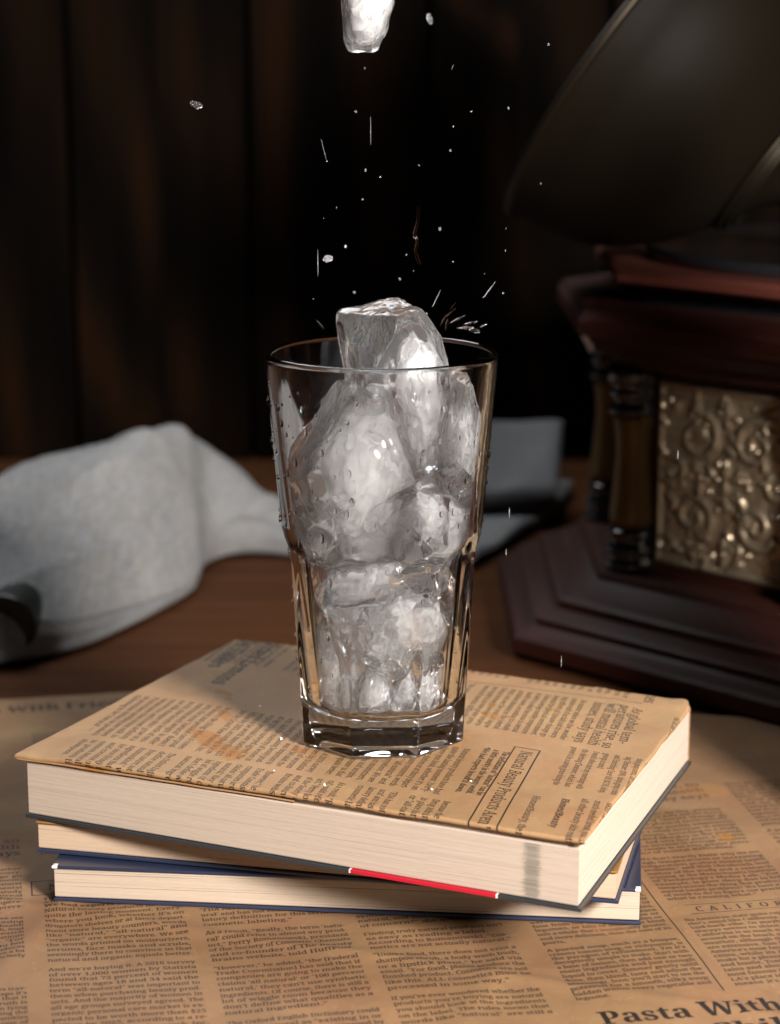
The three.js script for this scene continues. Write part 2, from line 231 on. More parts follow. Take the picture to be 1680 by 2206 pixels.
  const wrap = (x, lo, hi) => { const k = x < lo ? -1 : x > hi ? 1 : 0; if (!k) return [x, 0]; const d = k < 0 ? lo - x : x - hi, a = d / R; if (a < Math.PI) return [(k < 0 ? lo : hi) + k * R * Math.sin(a), R * (1 - Math.cos(a))]; return [(k < 0 ? lo : hi) - k * (d - Math.PI * R), 2 * R]; };
  const grid = (n, lo, hi) => { const q = []; for (let k = 0; k <= 10; k++) q.push(lo - e + e * k / 10); for (let k = 1; k < n; k++) q.push(lerp(lo, hi, k / n)); for (let k = 0; k <= 10; k++) q.push(hi + e * k / 10); return q; };
  const gu = grid(90, X0, X1), gv = grid(70, Z0, Z1);
  const crown = (a, z) => { // soft sag and lift of the loose paper
    const ca = clamp(a / L, 0, 1), cz = clamp(z / D, 0, 1), flat = smooth(0.03, 0.05, Math.hypot(a - 0.148, z - 0.075));
    return (0.00045 * N(a * 26, z * 26, 4) + 0.0003 * N(a * 70, z * 70, 8)) * flat + 0.0013 * smooth(0.95, 1, ca) * smooth(0.9, 1, cz) - 0.0012 * smooth(0.12, 0, ca) + 0.0006 * Math.exp(-(((a * 0.8 + z * 0.6 - 0.245) / 0.003) ** 2));
  };
  const jacket = sheet(gu.length - 1, gv.length - 1, (u, v, o) => {
    const a = gu[Math.round(u * (gu.length - 1))], z = gv[Math.round(v * (gv.length - 1))], [x, dx] = wrap(a, X0, X1), [w, dz] = wrap(z, Z0, Z1), drop = Math.max(dx, dz);
    let cx = x, cw = w; const rr = 0.006, qx = Math.max(0, x - (X1 - rr)), qz = Math.max(0, w - (Z1 - rr)), q = Math.hypot(qx, qz); if (qx > 0 && qz > 0 && q > rr) { cx = X1 - rr + qx / q * rr; cw = Z1 - rr + qz / q * rr; }
    o.set(cx, COVER_Y - drop + crown(x, w), -cw);
  }, (u, v) => uvOf(gu[Math.round(u * (gu.length - 1))] * 1000, gv[Math.round(v * (gv.length - 1))] * 1000));
  part('paper_jacket', skew(jacket), print, b, 'printed kraft paper folded round the cover');
  part('cover_board', skew(box(X0 + 0.034, X1 - 0.008, COVER_Y - 0.0020, COVER_Y - 0.0017, -Z1 + 0.012, -Z0 - 0.0005, 0)), white, b);
  // folded flap peeping out under the front edge on the left
  const flap = sheet(60, 6, (u, v, o) => { const a = -0.003 + u * 0.118, th = v * Math.PI; o.set(a, COVER_Y - 0.0030 + 0.0007 * Math.cos(th) + 0.0003 * N(a * 60, 2, 1), 0.0002 + 0.0017 * (1 - u * 0.75) * Math.sin(th) - 0.0022 * (1 - Math.sin(th))); }, (u, v) => uvOf(u * 118, 90 + v * 4));
  part('paper_flap', flap, print, b);
  const [pg, pm] = pageBlock(L - 0.0015, D - 0.001, 0.0318, COVER_Y - 0.0040, 14, [0.735, 0.67, 0.615]); pg.translate(0.0007, 0, 0); { const q = pg.attributes.normal.clone(); skew(pg); pg.setAttribute('normal', q); } part('page_block', pg, pm, b);
  part('end_pages', (() => { const e = box(0.0012, L - 0.0012, COVER_Y - 0.0039, COVER_Y - 0.0023, -D + 0.004, -0.0012), q = e.attributes.normal.clone(); skew(e); e.setAttribute('normal', q); return e; })(), pm, b);
  // ink stamp across the page edges
  const [sc, sx] = canvas(256, 512), r = rng(77);
  for (let y = 0; y < 512; y++) { const k = 0.5 + 0.5 * N(y * 0.02, 1, 1), w = 70 + 110 * r() * r() * r() + 60 * k; sx.fillStyle = `rgba(70,84,82,${(0.1 + 0.5 * r() * (0.35 + k)).toFixed(2)})`; sx.fillRect(128 - w / 2 + (r() - 0.5) * 40, y, w, 1); }
  const stampMap = canvasTex(sc);
  const stampGeo = new THREE.PlaneGeometry(0.0125, 0.0205); stampGeo.translate(0.2065, 0.0318 + 0.0104, 0.0002);
  part('ink_stamp', stampGeo, mat({ color: 0xffffff, map: stampMap, transparent: true, roughness: 0.9 }), b, 'smudged grey ink stamp on the page edges');
  part('back_cover', skew(box(-0.0003, L + 0.0005, 0.0303, 0.0316, -D, 0.0009, 0)), phys({ color: rgb(0.03, 0.035, 0.04), roughness: 0.35, clearcoat: 0.3 }), b);
  part('red_band', box(0.1375, 0.1935, 0.0304, 0.03165, -0.05, 0.00115, 0), mat({ color: rgb(0.5, 0.012, 0.03), roughness: 0.45 }), b, 'red stretch of the back cover edge');
  for (const x of [0.1369, 0.1935]) part('white_mark', box(x, x + 0.0006, 0.03035, 0.0317, -0.05, 0.0012), white, b);
  part('spine', skew(box(0.0005, L - 0.0005, 0.0317, COVER_Y - 0.0025, -D - 0.0003, -D + 0.0004)), print, b);
}

// ---------------------------------------------------------------- the glass
const GX = -0.0032, GZ = 0, GY = COVER_Y + 0.0004, GH = 0.1508;
const rin = (h) => h < 0.014 ? 0.0262 : lerp(0.0262, 0.0416, Math.pow((h - 0.014) / (GH - 0.014), 0.96));
{
  const NA = 256, TURN = THREE.MathUtils.degToRad(-3);
  const rcone = (h) => h < 0.0765 ? lerp(0.0338, 0.0370, h / 0.0765) : lerp(0.0381, 0.0441, (h - 0.0765) / (GH - 0.0765));
  const step = (h) => lerp(lerp(0.0338, 0.0368, clamp(h / 0.0765, 0, 1)), lerp(0.0378, 0.0441, clamp((h - 0.0765) / (GH - 0.0765), 0, 1)), smooth(0.0755, 0.0815, h));
  const facet = (a, h) => { const k = Math.PI / 4, d = ((a - TURN - Math.PI / 2 + k / 2) % k + k) % k - k / 2; // a flat of the octagon
    const ap = lerp(0.03065, 0.0349, clamp(h / 0.074, 0, 1)) + 0.05 * Math.max(0, h - 0.0725) + 30 * Math.max(0, h - 0.0735) ** 2 * (1 - 0); return ap / Math.cos(d); };
  const smin = (x, y, k) => { const t = clamp(0.5 + 0.5 * (y - x) / k, 0, 1); return lerp(y, x, t) - k * t * (1 - t); };
  const rout = (a, h) => smin(step(h), facet(a, h), 0.00025);
  const rows = []; // [radius(a), height]
  rows.push([() => 0.0001, 0.0022], [() => 0.014, 0.0021], [() => 0.022, 0.0016], [() => 0.0262, 0.0004], [(a) => rout(a, 0) - 0.0022, 0.0], [(a) => rout(a, 0) - 0.0009, 0.0002], [(a) => rout(a, 0) - 0.0002, 0.0009]);
  for (let k = 0; k <= 70; k++) { const h = lerp(0.0018, GH - 0.0022, k / 70); rows.push([(a) => rout(a, h), h]); }
  for (let k = 1; k <= 10; k++) { const th = k / 11 * Math.PI, ro = rout(0, GH - 0.0022), ri = rin(GH - 0.0022), m = (ro + ri) / 2, w = (ro - ri) / 2 + 0.0001; rows.push([() => m + w * Math.cos(th), GH - 0.0022 + 0.0022 * Math.sin(th)]); }
  for (let k = 0; k <= 60; k++) { const h = lerp(GH - 0.0022, 0.019, k / 60); rows.push([() => rin(h), h]); }
  for (let k = 1; k <= 10; k++) { const th = k / 10 * Math.PI / 2, r0 = rin(0.019); rows.push([() => r0 - 0.006 * (1 - Math.cos(th)), 0.019 - 0.0058 * Math.sin(th)]); }
  rows.push([() => 0.012, 0.0124], [() => 0.0001, 0.0121]);
  const g0 = sheet(NA, rows.length - 1, (u, v, o) => { const [r, h] = rows[Math.round(v * (rows.length - 1))], a = u * Math.PI * 2, q = r(a); o.set(Math.cos(a) * q, h, Math.sin(a) * q); });
  g0.index.array.reverse();
  g0.deleteAttribute('uv'); const g = mergeVertices(g0, 1e-6); g.computeVertexNormals();
  const glass = phys({ color: rgb(1, 1, 1), roughness: 0.0, transmission: 1, thickness: 0.003, ior: 1.5 });
  const o = single('drinking_glass', g, glass, 'tall clear tumbler with faceted lower half, packed with ice, on the wrapped book', 'glass');
  o.position.set(GX, GY, GZ);
}

// ---------------------------------------------------------------- ice
const iceMat = phys({ color: rgb(0.97, 0.985, 1), roughness: 0.02, transmission: 0.965, thickness: 0.02, ior: 1.31 });
const frostMat = phys({ color: rgb(0.98, 0.985, 0.99), roughness: 0.04, transmission: 0.89, thickness: 0.02, ior: 1.31 });
const coreMat = mat({ color: rgb(0.97, 0.975, 0.98), roughness: 1, transparent: true, opacity: 1, vertexColors: true, side: THREE.DoubleSide });
function iceGeo([sx, sy, sz], seed, pow = 6, cuts = 6, rough = 0.05, detail = 44) {
  const g = mergeVertices((() => { const q = new THREE.IcosahedronGeometry(1, detail); q.deleteAttribute('uv'); q.deleteAttribute('normal'); return q; })(), 1e-5), p = g.attributes.position, v = new THREE.Vector3(), r = rng(seed * 977 + 5), planes = [];
  if (Array.isArray(cuts)) for (const [x, y, z, d] of cuts) planes.push([new THREE.Vector3(x, y, z).normalize(), d]);
  else for (let k = 0; k < cuts; k++) { const n = new THREE.Vector3(r() * 2 - 1, r() * 2 - 1, r() * 2 - 1).normalize(); planes.push([n, 0.66 + 0.34 * r()]); }
  for (let i = 0; i < p.count; i++) {
    v.fromBufferAttribute(p, i).normalize();
    let q = 1 / Math.pow(Math.abs(v.x) ** pow + Math.abs(v.y) ** pow + Math.abs(v.z) ** pow, 1 / pow);
    for (const [n, d] of planes) { const k = n.dot(v); if (k > 0.01) { const lim = d / k, t = clamp(0.5 + 0.5 * (lim - q) / 0.035, 0, 1); q = lerp(lim, q, t) - 0.035 * t * (1 - t); } }
    const X = v.x * q, Y = v.y * q, Z = v.z * q; // melt hollows, chipped ridges, fine pitting
    q *= 1 + rough * 1.4 * N(X * 1.8 + seed, Y * 1.8, Z * 1.8) + rough * 0.6 * (0.22 - Math.abs(N(X * 3.4, Y * 3.4 + seed, Z * 3.4))) + rough * 0.16 * N(X * 9, Y * 5, Z * 9 + seed) + rough * 0.035 * N(X * 24, Y * 24 + seed, Z * 24);
    v.multiplyScalar(q); p.setXYZ(i, v.x * sx / 2, v.y * sy / 2, v.z * sz / 2);
  }
  return g;
}
function crackGeo([sx, sy, sz], seed) { // a curved fracture inside the ice, white only where it has opened
  const r = rng(seed), q = new THREE.Quaternion().setFromEuler(new THREE.Euler(r() * 3, r() * 3, r() * 3)), c = new THREE.Vector3((r() - 0.5) * sx * 0.3, (r() - 0.5) * sy * 0.4, (r() - 0.5) * sz * 0.3), al = [];
  const g = sheet(26, 26, (u, v, o) => { o.set((u - 0.5), (v - 0.5), 0.12 * N(u * 3, v * 3, seed) + 0.1 * (u - 0.5) ** 2).applyQuaternion(q); o.set(o.x * sx * 0.62, o.y * sy * 0.62, o.z * sz * 0.62).add(c); });
  for (let j = 0; j <= 26; j++) for (let i = 0; i <= 26; i++) { const u = i / 26, v = j / 26, d = Math.hypot(u - 0.5, v - 0.5) * 2; al.push(1, 1, 1, clamp((0.55 - 2.4 * Math.abs(N(u * 5, v * 5, seed + 0.5))) * smooth(1, 0.7, d), 0, 0.7)); }
  g.deleteAttribute('uv'); g.setAttribute('color', new THREE.Float32BufferAttribute(al, 4)); return g;
}
function inGlass(g, m, extra = 0) { // ice lies against the wall, never through it
  const p = g.attributes.position, v = new THREE.Vector3(), inv = m.clone().invert();
  for (let i = 0; i < p.count; i++) {
    v.fromBufferAttribute(p, i).applyMatrix4(m); v.x -= GX; v.z -= GZ; const h = v.y - GY;
    const q = Math.hypot(v.x, v.z), lim = h > GH + 0.003 ? 9 : h > GH - 0.004 ? 0.0395 : rin(Math.max(h, 0.02)) - 0.0007 - extra; if (q > lim) { v.x *= lim / q; v.z *= lim / q; }
    if (v.y < GY + 0.0138 + extra) v.y = GY + 0.0138 + extra;
    v.x += GX; v.z += GZ; v.applyMatrix4(inv); p.setXYZ(i, v.x, v.y, v.z);
  }
  g.computeVertexNormals(); return g;
}
function ice(label, px, py, z, size, rot, seed, { pow, cuts, rough, core, frosted, inside = true, group = 'ice in the glass' } = {}) {
  const c = atZ(px, py, z), o = thing('ice_cube', label, 'ice', [0, 0, 0], 0, group);
  o.position.copy(c); o.rotation.set(...rot); o.updateMatrixWorld();
  const g = iceGeo(size, seed, pow, cuts, rough); if (inside) inGlass(g, o.matrixWorld); else g.computeVertexNormals();
  part(frosted ? 'frosted_shell' : 'clear_shell', g, frosted ? frostMat : iceMat, o);
  if (core) { // trapped air: thin veils one inside the other, fading out towards the clear ice
    const veils = [];
    for (let q = 0; q < 5; q++) {
      const f = 1.12 - q * 0.17, k = iceGeo([core[3] * f, core[4] * f, core[5] * f], seed + 50 + q, 2.1, 3, 0.2, 14), kp = k.attributes.position, al = [];
      for (let i = 0; i < kp.count; i++) { const w = N(kp.getX(i) * 260 + q, kp.getY(i) * 140 + seed, kp.getZ(i) * 260); al.push(1, 1, 1, clamp([0.16, 0.34, 0.6, 0.9, 1][q] * (1 + 1.3 * w), 0, 1)); }
      k.setAttribute('color', new THREE.Float32BufferAttribute(al, 4)); k.translate(core[0], core[1], core[2]); if (inside) inGlass(k, o.matrixWorld, 0.0016); k.computeVertexNormals(); veils.push(k);
    }
    for (let q = 0; q < 2; q++) { const k = crackGeo(size, seed * 7.3 + q * 3.1); if (inside) inGlass(k, o.matrixWorld, 0.002); veils.push(k); }
    part('cloudy_core', mergeGeometries(veils), coreMat, o);
  }
  return o;
}
ice('tall ice cube standing up out of the glass rim, half clear and half cloudy', 858, 842, 0.0, [0.0335, 0.064, 0.031], [0.10, 0.34, 0.13], 1, { pow: 12, cuts: [[-0.5, 0.8, 0.3, 1.08], [0.7, 0.7, -0.1, 1.1], [0.3, 0.5, 0.8, 1.15]], rough: 0.03, core: [0.0065, -0.004, 0.002, 0.017, 0.044, 0.017] });
ice('large domed ice chunk with a white core against the upper glass wall', 764, 1036, 0.010, [0.049, 0.068, 0.036], [0.05, 0.1, -0.06], 2, { frosted: true, pow: 8, cuts: [[-0.72, 0.62, 0.12, 0.74], [0.8, 0.5, 0.1, 0.8], [-0.15, 0.35, 0.9, 0.82], [0.55, -0.25, 0.75, 0.85], [-0.6, -0.5, 0.5, 0.86], [0.2, -0.9, 0.3, 0.88]], rough: 0.07, core: [0.003, 0.004, -0.001, 0.026, 0.046, 0.018] });
ice('narrow upright ice wedge beside the tall cube, under the rim', 994, 936, 0.004, [0.0175, 0.044, 0.026], [0.1, 0.2, 0.05], 3, { frosted: true, pow: 8, cuts: [[-0.7, 0.6, 0.1, 0.82], [0.8, 0.4, 0.2, 0.8], [0.1, -0.8, 0.5, 0.9]], rough: 0.06, core: [0, -0.003, 0, 0.008, 0.026, 0.014] });
ice('clear cracked ice chunk below the narrow wedge', 932, 1112, 0.008, [0.036, 0.042, 0.034], [0.4, 0.6, 0.5], 4, { pow: 10, cuts: 5, rough: 0.05, core: [0, 0, -0.002, 0.014, 0.02, 0.012] });
ice('ice block hidden behind the large domed chunk', 830, 985, -0.02, [0.05, 0.06, 0.022], [0, 0.1, 0.2], 5, { frosted: true, cuts: 5, core: [0, 0, 0, 0.032, 0.036, 0.01] });
ice('flat clear ice slab across the waist of the glass', 800, 1236, 0.006, [0.046, 0.026, 0.04], [0.25, 0.5, 0.38], 6, { pow: 9, cuts: 5, rough: 0.05, core: [-0.004, 0, 0, 0.03, 0.01, 0.02] });
ice('rounded ice lump with cloudy right side in the faceted half', 848, 1345, 0.010, [0.040, 0.040, 0.032], [0.15, 0.3, 0.45], 7, { frosted: true, pow: 7, cuts: 7, rough: 0.06, core: [0.007, -0.002, 0.001, 0.019, 0.018, 0.015] });
ice('small round ice lump on the bottom of the glass', 795, 1490, 0.008, [0.021, 0.022, 0.02], [0, 0.4, 0.2], 8, { frosted: true, pow: 2.4, cuts: 3, core: [0, 0, 0, 0.012, 0.012, 0.011] });
ice('small clear ice piece beside the round lump on the bottom', 893, 1482, 0.008, [0.02, 0.026, 0.018], [0.2, 0.3, -0.2], 9, { cuts: 5, rough: 0.09, core: [0, 0, 0, 0.009, 0.013, 0.008] });
ice('thin upright ice slab along the faceted glass wall', 722, 1440, 0.006, [0.017, 0.04, 0.024], [0.05, 0.5, 0.06], 10, { frosted: true, cuts: 4, rough: 0.07, core: [0, 0, 0, 0.006, 0.024, 0.01] });
ice('tall ice block standing behind the rounded lump', 822, 1405, -0.016, [0.044, 0.05, 0.022], [0.05, -0.1, 0.1], 11, { frosted: true, cuts: 5, rough: 0.07, core: [0, 0, 0, 0.03, 0.034, 0.01] });
ice('ice block wedged behind the flat slab', 850, 1165, -0.02, [0.056, 0.036, 0.02], [0.1, 0.2, -0.1], 12, { frosted: true, cuts: 5, core: [0, 0, 0, 0.036, 0.02, 0.01] });
ice('small clear ice chip between the flat slab and the wall', 955, 1290, 0.006, [0.014, 0.024, 0.018], [0.3, 0.2, 0.2], 13, { cuts: 6, rough: 0.1 });
ice('ice cube falling through the air high above the glass', 796, 6, 0.0, [0.0178, 0.036, 0.018], [0.2, 0.3, 0.04], 14, { frosted: true, cuts: 4, rough: 0.06, inside: false, group: 'falling ice', core: [-0.001, 0.001, 0.001, 0.014, 0.026, 0.014] });

// ---------------------------------------------------------------- gramophone
{
  const C = [0.270, 0, -0.380], g = thing('gramophone', 'antique gramophone with octagonal wooden case, gilt panels, corner columns and brass horn', 'gramophone', C);
  const oct = (pts) => { const q = new THREE.LatheGeometry(pts.map(([a, y]) => new THREE.Vector2(a / Math.cos(Math.PI / 8), y)), 8, Math.PI / 8); return toCreasedNormals(q, 0.5); };
  const grain = dataTex(512, 128, (x, y) => { const v = clamp(0.5 + 0.4 * N(x * 5, y * 40, 3) + 0.25 * N(x * 20, y * 90, 6), 0, 1); const d = smooth(0.2, 0.5, N(x * 12, y * 12, 9)) * 0.05; return [lerp(0.135, 0.25, v) + d, lerp(0.06, 0.104, v) + d, lerp(0.04, 0.07, v) + d]; });
  const wood = phys({ map: grain, roughness: 0.55, specularIntensity: 0.45, bumpMap: grain, bumpScale: 0.0006 });
  const red = phys({ color: rgb(0.11, 0.032, 0.022), roughness: 0.3, clearcoat: 0.3, clearcoatRoughness: 0.25 });
  const black = phys({ color: rgb(0.012, 0.012, 0.014), roughness: 0.18, clearcoat: 0.6, clearcoatRoughness: 0.12 });
  const gilt = mat({ color: rgb(0.13, 0.078, 0.028), roughness: 0.45, metalness: 0.7 });
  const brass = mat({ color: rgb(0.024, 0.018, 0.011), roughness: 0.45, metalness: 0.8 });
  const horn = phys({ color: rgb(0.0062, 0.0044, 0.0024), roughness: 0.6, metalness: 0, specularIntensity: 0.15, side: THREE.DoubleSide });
  part('plinth', oct([[0.001, 0.0015], [0.203, 0.0015], [0.205, 0.004], [0.205, 0.0115], [0.203, 0.0135]]), wood, g);
  part('lower_moulding', oct([[0.203, 0.0135], [0.1955, 0.0155], [0.1925, 0.018], [0.1935, 0.0205], [0.1895, 0.023], [0.184, 0.0245]]), wood, g);
  part('middle_moulding', oct([[0.184, 0.0245], [0.1805, 0.025], [0.1805, 0.0285], [0.178, 0.0305], [0.173, 0.0315]]), wood, g);
  part('upper_moulding', oct([[0.173, 0.0315], [0.168, 0.033], [0.1595, 0.038], [0.158, 0.0415], [0.152, 0.0425], [0.13, 0.0425]]), wood, g);
  part('case', oct([[0.1365, 0.0425], [0.1365, 0.151]]), wood, g);
  part('cornice', oct([[0.11, 0.151], [0.1465, 0.151], [0.150, 0.153], [0.151, 0.158], [0.158, 0.160], [0.165, 0.1655], [0.168, 0.169], [0.1725, 0.1705], [0.1725, 0.1785], [0.169, 0.183], [0.158, 0.1845], [0.125, 0.185]]), wood, g);
  part('riser', oct([[0.138, 0.185], [0.138, 0.1955]]), black, g);
  part('lid', oct([[0.001, 0.1955], [0.150, 0.1955], [0.152, 0.197], [0.152, 0.201], [0.149, 0.203], [0.001, 0.203]]), red, g);
  const disc = new THREE.LatheGeometry([[0.001, 0.203], [0.128, 0.203], [0.13, 0.2045], [0.13, 0.2085], [0.128, 0.2100], [0.004, 0.2100], [0.003, 0.216], [0.0005, 0.217]].map(([a, b]) => new THREE.Vector2(a, b)), 64);
  part('turntable', disc, black, g);
  for (let k = 0; k < 8; k++) {
    const a = Math.PI / 8 + k * Math.PI / 4, R = 0.153, col = new THREE.Group(); col.name = 'column'; col.scale.y = 0.977; col.position.set(Math.cos(a) * R, 0.0425, Math.sin(a) * R); g.add(col);
    const lathe = (pts) => new THREE.LatheGeometry(pts.map(([r, y]) => new THREE.Vector2(r, y)), 28);
    part('column_foot', lathe([[0.0001, 0], [0.0135, 0], [0.014, 0.003], [0.0135, 0.006], [0.0115, 0.0075], [0.013, 0.010], [0.0135, 0.0125], [0.0115, 0.015], [0.0105, 0.0175], [0.0125, 0.020], [0.0115, 0.0225], [0.009, 0.0235]]), black, col);
    part('column_shaft', lathe([[0.009, 0.0235], [0.0112, 0.0255], [0.0116, 0.030], [0.0102, 0.045], [0.0088, 0.062], [0.0092, 0.076], [0.0108, 0.083], [0.0095, 0.0855]]), gilt, col);
    part('column_head', lathe([[0.0095, 0.0855], [0.0125, 0.0865], [0.013, 0.089], [0.0115, 0.091], [0.0105, 0.0935], [0.0115, 0.0955], [0.013, 0.0975], [0.0125, 0.100], [0.0112, 0.1015], [0.0135, 0.104], [0.0145, 0.1075], [0.014, 0.111]]), black, col);
  }
  // embossed panels: scrolling stems, leaves and berries beaten out of sheet metal
  const strokes = [], W = 0.090, H = 0.100;
  const add = (x, y, w, h) => strokes.push([x, y, w, h]);
  const spiral = (cx, cy, r0, turns, dir, a0, w, h) => { for (let k = 0; k <= 46; k++) { const t = k / 46, a = a0 + dir * t * turns * 6.283, r = r0 * (1 - t * 0.86); add(cx + Math.cos(a) * r, cy + Math.sin(a) * r, w * (1 - 0.45 * t), h * (1 - 0.2 * t)); } };
  const leaf = (x, y, a, l, w) => { for (let k = 0; k <= 12; k++) { const t = k / 12; add(x + Math.cos(a) * l * t, y + Math.sin(a) * l * t, w * Math.sin(Math.PI * (0.15 + 0.8 * t)), 0.9); } };
  { const r = rng(12);
    for (const sx of [-1, 1]) { spiral(sx * 0.018, 0.022, 0.013, 1.4, sx, 1.2, 0.0022, 1); spiral(sx * 0.02, -0.02, 0.012, 1.5, -sx, -0.6, 0.0022, 1); spiral(sx * 0.033, 0.002, 0.008, 1.2, sx, 2.4, 0.0018, 0.9);
      for (let k = 0; k < 7; k++) leaf(sx * (0.006 + 0.03 * r()), -0.042 + 0.084 * r(), r() * 6.28, 0.007 + 0.006 * r(), 0.0024); spiral(sx * 0.038, 0.038, 0.006, 1.1, sx, 0, 0.0016, 0.9); spiral(sx * 0.038, -0.038, 0.006, 1.1, -sx, 0, 0.0016, 0.9); }
    for (let k = 0; k < 26; k++) leaf((r() - 0.5) * 0.08, (r() - 0.5) * 0.086, r() * 6.28, 0.004 + 0.007 * r(), 0.0012 + 0.0016 * r());
    for (let k = 0; k < 60; k++) add((r() - 0.5) * 0.08, (r() - 0.5) * 0.086, 0.0009 + 0.001 * r(), 0.7 + 0.7 * r()); leaf(0, 0.03, 1.57, 0.014, 0.003); leaf(0, -0.03, -1.57, 0.014, 0.003); leaf(0, 0, 1.57, 0.012, 0.003); leaf(0, 0, -1.57, 0.012, 0.003); }
  const relief = sheet(150, 150, (u, v, o) => {
    const x = (u - 0.5) * W, y = (v - 0.5) * H; let h = 0;
    for (const [sx, sy, w, k] of strokes) { const d = (x - sx) ** 2 + (y - sy) ** 2; if (d < w * w * 6) h = Math.max(h, k * Math.exp(-d / (w * w))); }
    const rim = Math.max(Math.abs(x) / (W / 2), Math.abs(y) / (H / 2)); h = h * smooth(0.97, 0.9, rim) + 0.7 * smooth(0.90, 0.93, rim) * smooth(1.0, 0.96, rim);
    o.set(x, y, 0.0026 * h + 0.0005 * N(x * 240, y * 240, 2) * smooth(0.95, 0.9, rim));
  });
  const panelMat = mat({ color: rgb(0.31, 0.245, 0.165), roughness: 0.28, metalness: 0.65 });
  for (const a of [135, 90, 180]) { // angle of the face's outward direction, from +x towards +z
    const t = THREE.MathUtils.degToRad(a), m = part('gilt_panel', relief, panelMat, g); m.position.set(Math.cos(t) * 0.1372, 0.0968, Math.sin(t) * 0.1372); m.rotation.y = Math.PI / 2 - t;
  }
  { // horn: a spun bowl pointing up to the left, its outside towards the viewer
    const hc = new THREE.Vector3(0.1277 - C[0], 0.311, -0.365 - C[2]), axis = new THREE.Vector3(-0.76, 0.58, -0.24).normalize(), q = new THREE.Quaternion().setFromUnitVectors(new THREE.Vector3(0, 1, 0), axis), bell = new THREE.Group();
    bell.name = 'horn'; bell.position.copy(hc); bell.quaternion.copy(q); g.add(bell);
    const prof = new THREE.SplineCurve([[0.013, -0.125], [0.014, -0.112], [0.021, -0.104], [0.036, -0.095], [0.055, -0.083], [0.072, -0.069], [0.084, -0.056], [0.0935, -0.04], [0.0985, -0.025], [0.1005, -0.012], [0.1035, 0.0]].map(([a, b]) => new THREE.Vector2(a, b))).getPoints(80);
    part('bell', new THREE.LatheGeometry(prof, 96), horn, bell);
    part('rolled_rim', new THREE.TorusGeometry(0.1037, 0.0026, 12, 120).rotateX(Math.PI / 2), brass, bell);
    for (const [r, y, w] of [[0.0435, -0.0925, 0.0017], [0.0395, -0.095, 0.0024], [0.0355, -0.0975, 0.0015]]) part('joint_band', new THREE.TorusGeometry(r, w, 10, 90).rotateX(Math.PI / 2).translate(0, y, 0), brass, bell);
    const th = new THREE.Vector3(0, -0.122, 0).applyQuaternion(q).add(hc), bend = new THREE.CatmullRomCurve3([th, th.clone().addScaledVector(axis, -0.03), new THREE.Vector3(0.045, 0.206, 0.02), new THREE.Vector3(0.075, 0.225, -0.01), new THREE.Vector3(0.095, 0.235, -0.05), new THREE.Vector3(0.095, 0.20, -0.06)]);
    part('elbow_pipe', new THREE.TubeGeometry(bend, 60, 0.0125, 20), brass, g);
  }
  part('latch', new THREE.CapsuleGeometry(0.0028, 0.011, 4, 10).rotateZ(0.45).translate(-0.160, 0.157, -0.005), mat({ color: rgb(0.6, 0.6, 0.62), roughness: 0.3, metalness: 0.9 }), g);
}

{ // stands just outside the picture on the right and shades the left side of the gramophone
  const b = thing('wine_bottle', 'dark wine bottle standing beside the gramophone and casting its shadow on the case', 'bottle', [0.220, 0.0015, -0.04]);
  const pts = [[0.0001, 0.004], [0.022, 0.003], [0.031, 0], [0.0335, 0.004], [0.0338, 0.02], [0.0338, 0.228], [0.032, 0.243], [0.026, 0.258], [0.0195, 0.27], [0.0150, 0.285], [0.0138, 0.31], [0.0138, 0.322], [0.0152, 0.323], [0.0152, 0.329], [0.014, 0.33], [0.0001, 0.33]].map(([r, y]) => new THREE.Vector2(r, y));
  part('bottle_body', new THREE.LatheGeometry(pts, 64), phys({ color: rgb(0.008, 0.012, 0.007), roughness: 0.25, clearcoat: 0.4, clearcoatRoughness: 0.2 }), b);
}

// ---------------------------------------------------------------- cloths and bottle
const linenBump = dataTex(256, 256, (x, y) => { const v = 0.5 + 0.25 * Math.sin(x * 402) * 0.6 + 0.25 * Math.sin(y * 402) * 0.6; return [v, v, v]; }, false);
const heather = dataTex(256, 256, (x, y) => { const k = N(x * 9, y * 9, 1), w = 0.06 * N(x * 120, y * 16, 3) + 0.06 * N(x * 16, y * 120, 5), m = smooth(-0.2, 0.4, k); return [lerp(0.505, 0.515, m) + w, lerp(0.507, 0.511, m) + w, lerp(0.511, 0.506, m) + w]; });
const linen = mat({ map: heather, roughness: 0.95, side: THREE.DoubleSide, bumpMap: linenBump, bumpScale: 0.0004 });
function loft(stations, nu, nv, wrinkle, seed) { // stations: lists of points across, joined by smooth curves both ways
  const curves = stations.map((s) => new THREE.CatmullRomCurve3(s, false, 'centripetal')), rows = [];
  for (let j = 0; j <= nv; j++) rows.push(new THREE.CatmullRomCurve3(curves.map((c) => c.getPoint(j / nv)), false, 'centripetal'));
  const g = sheet(nu, nv, (u, v, o) => { o.copy(rows[Math.round(v * nv)].getPoint(u)); }, (u, v) => [u * 3, v * 3]), p = g.attributes.position, n = g.attributes.normal;
  for (let i = 0; i < p.count; i++) { const x = p.getX(i), y = p.getY(i), z = p.getZ(i), k = wrinkle * smooth(0.001, 0.008, y) * (2.4 * (0.3 - Math.sqrt(Math.abs(N(x * 13 + z * 15, y * 8, z * 5 - x * 5 + seed)))) + 0.45 * (0.3 - Math.sqrt(Math.abs(N(x * 30 - z * 22, y * 16, z * 14 + x * 10 + seed)))) + 0.5 * N(x * 24 - z * 12, y * 14, z * 20 + seed) + 0.12 * N(x * 70 - z * 36, y * 40, z * 60 + seed)); p.setXYZ(i, x + n.getX(i) * k, Math.max(0.0016, y + n.getY(i) * k), z + n.getZ(i) * k); }
  g.computeVertexNormals(); return g;
}
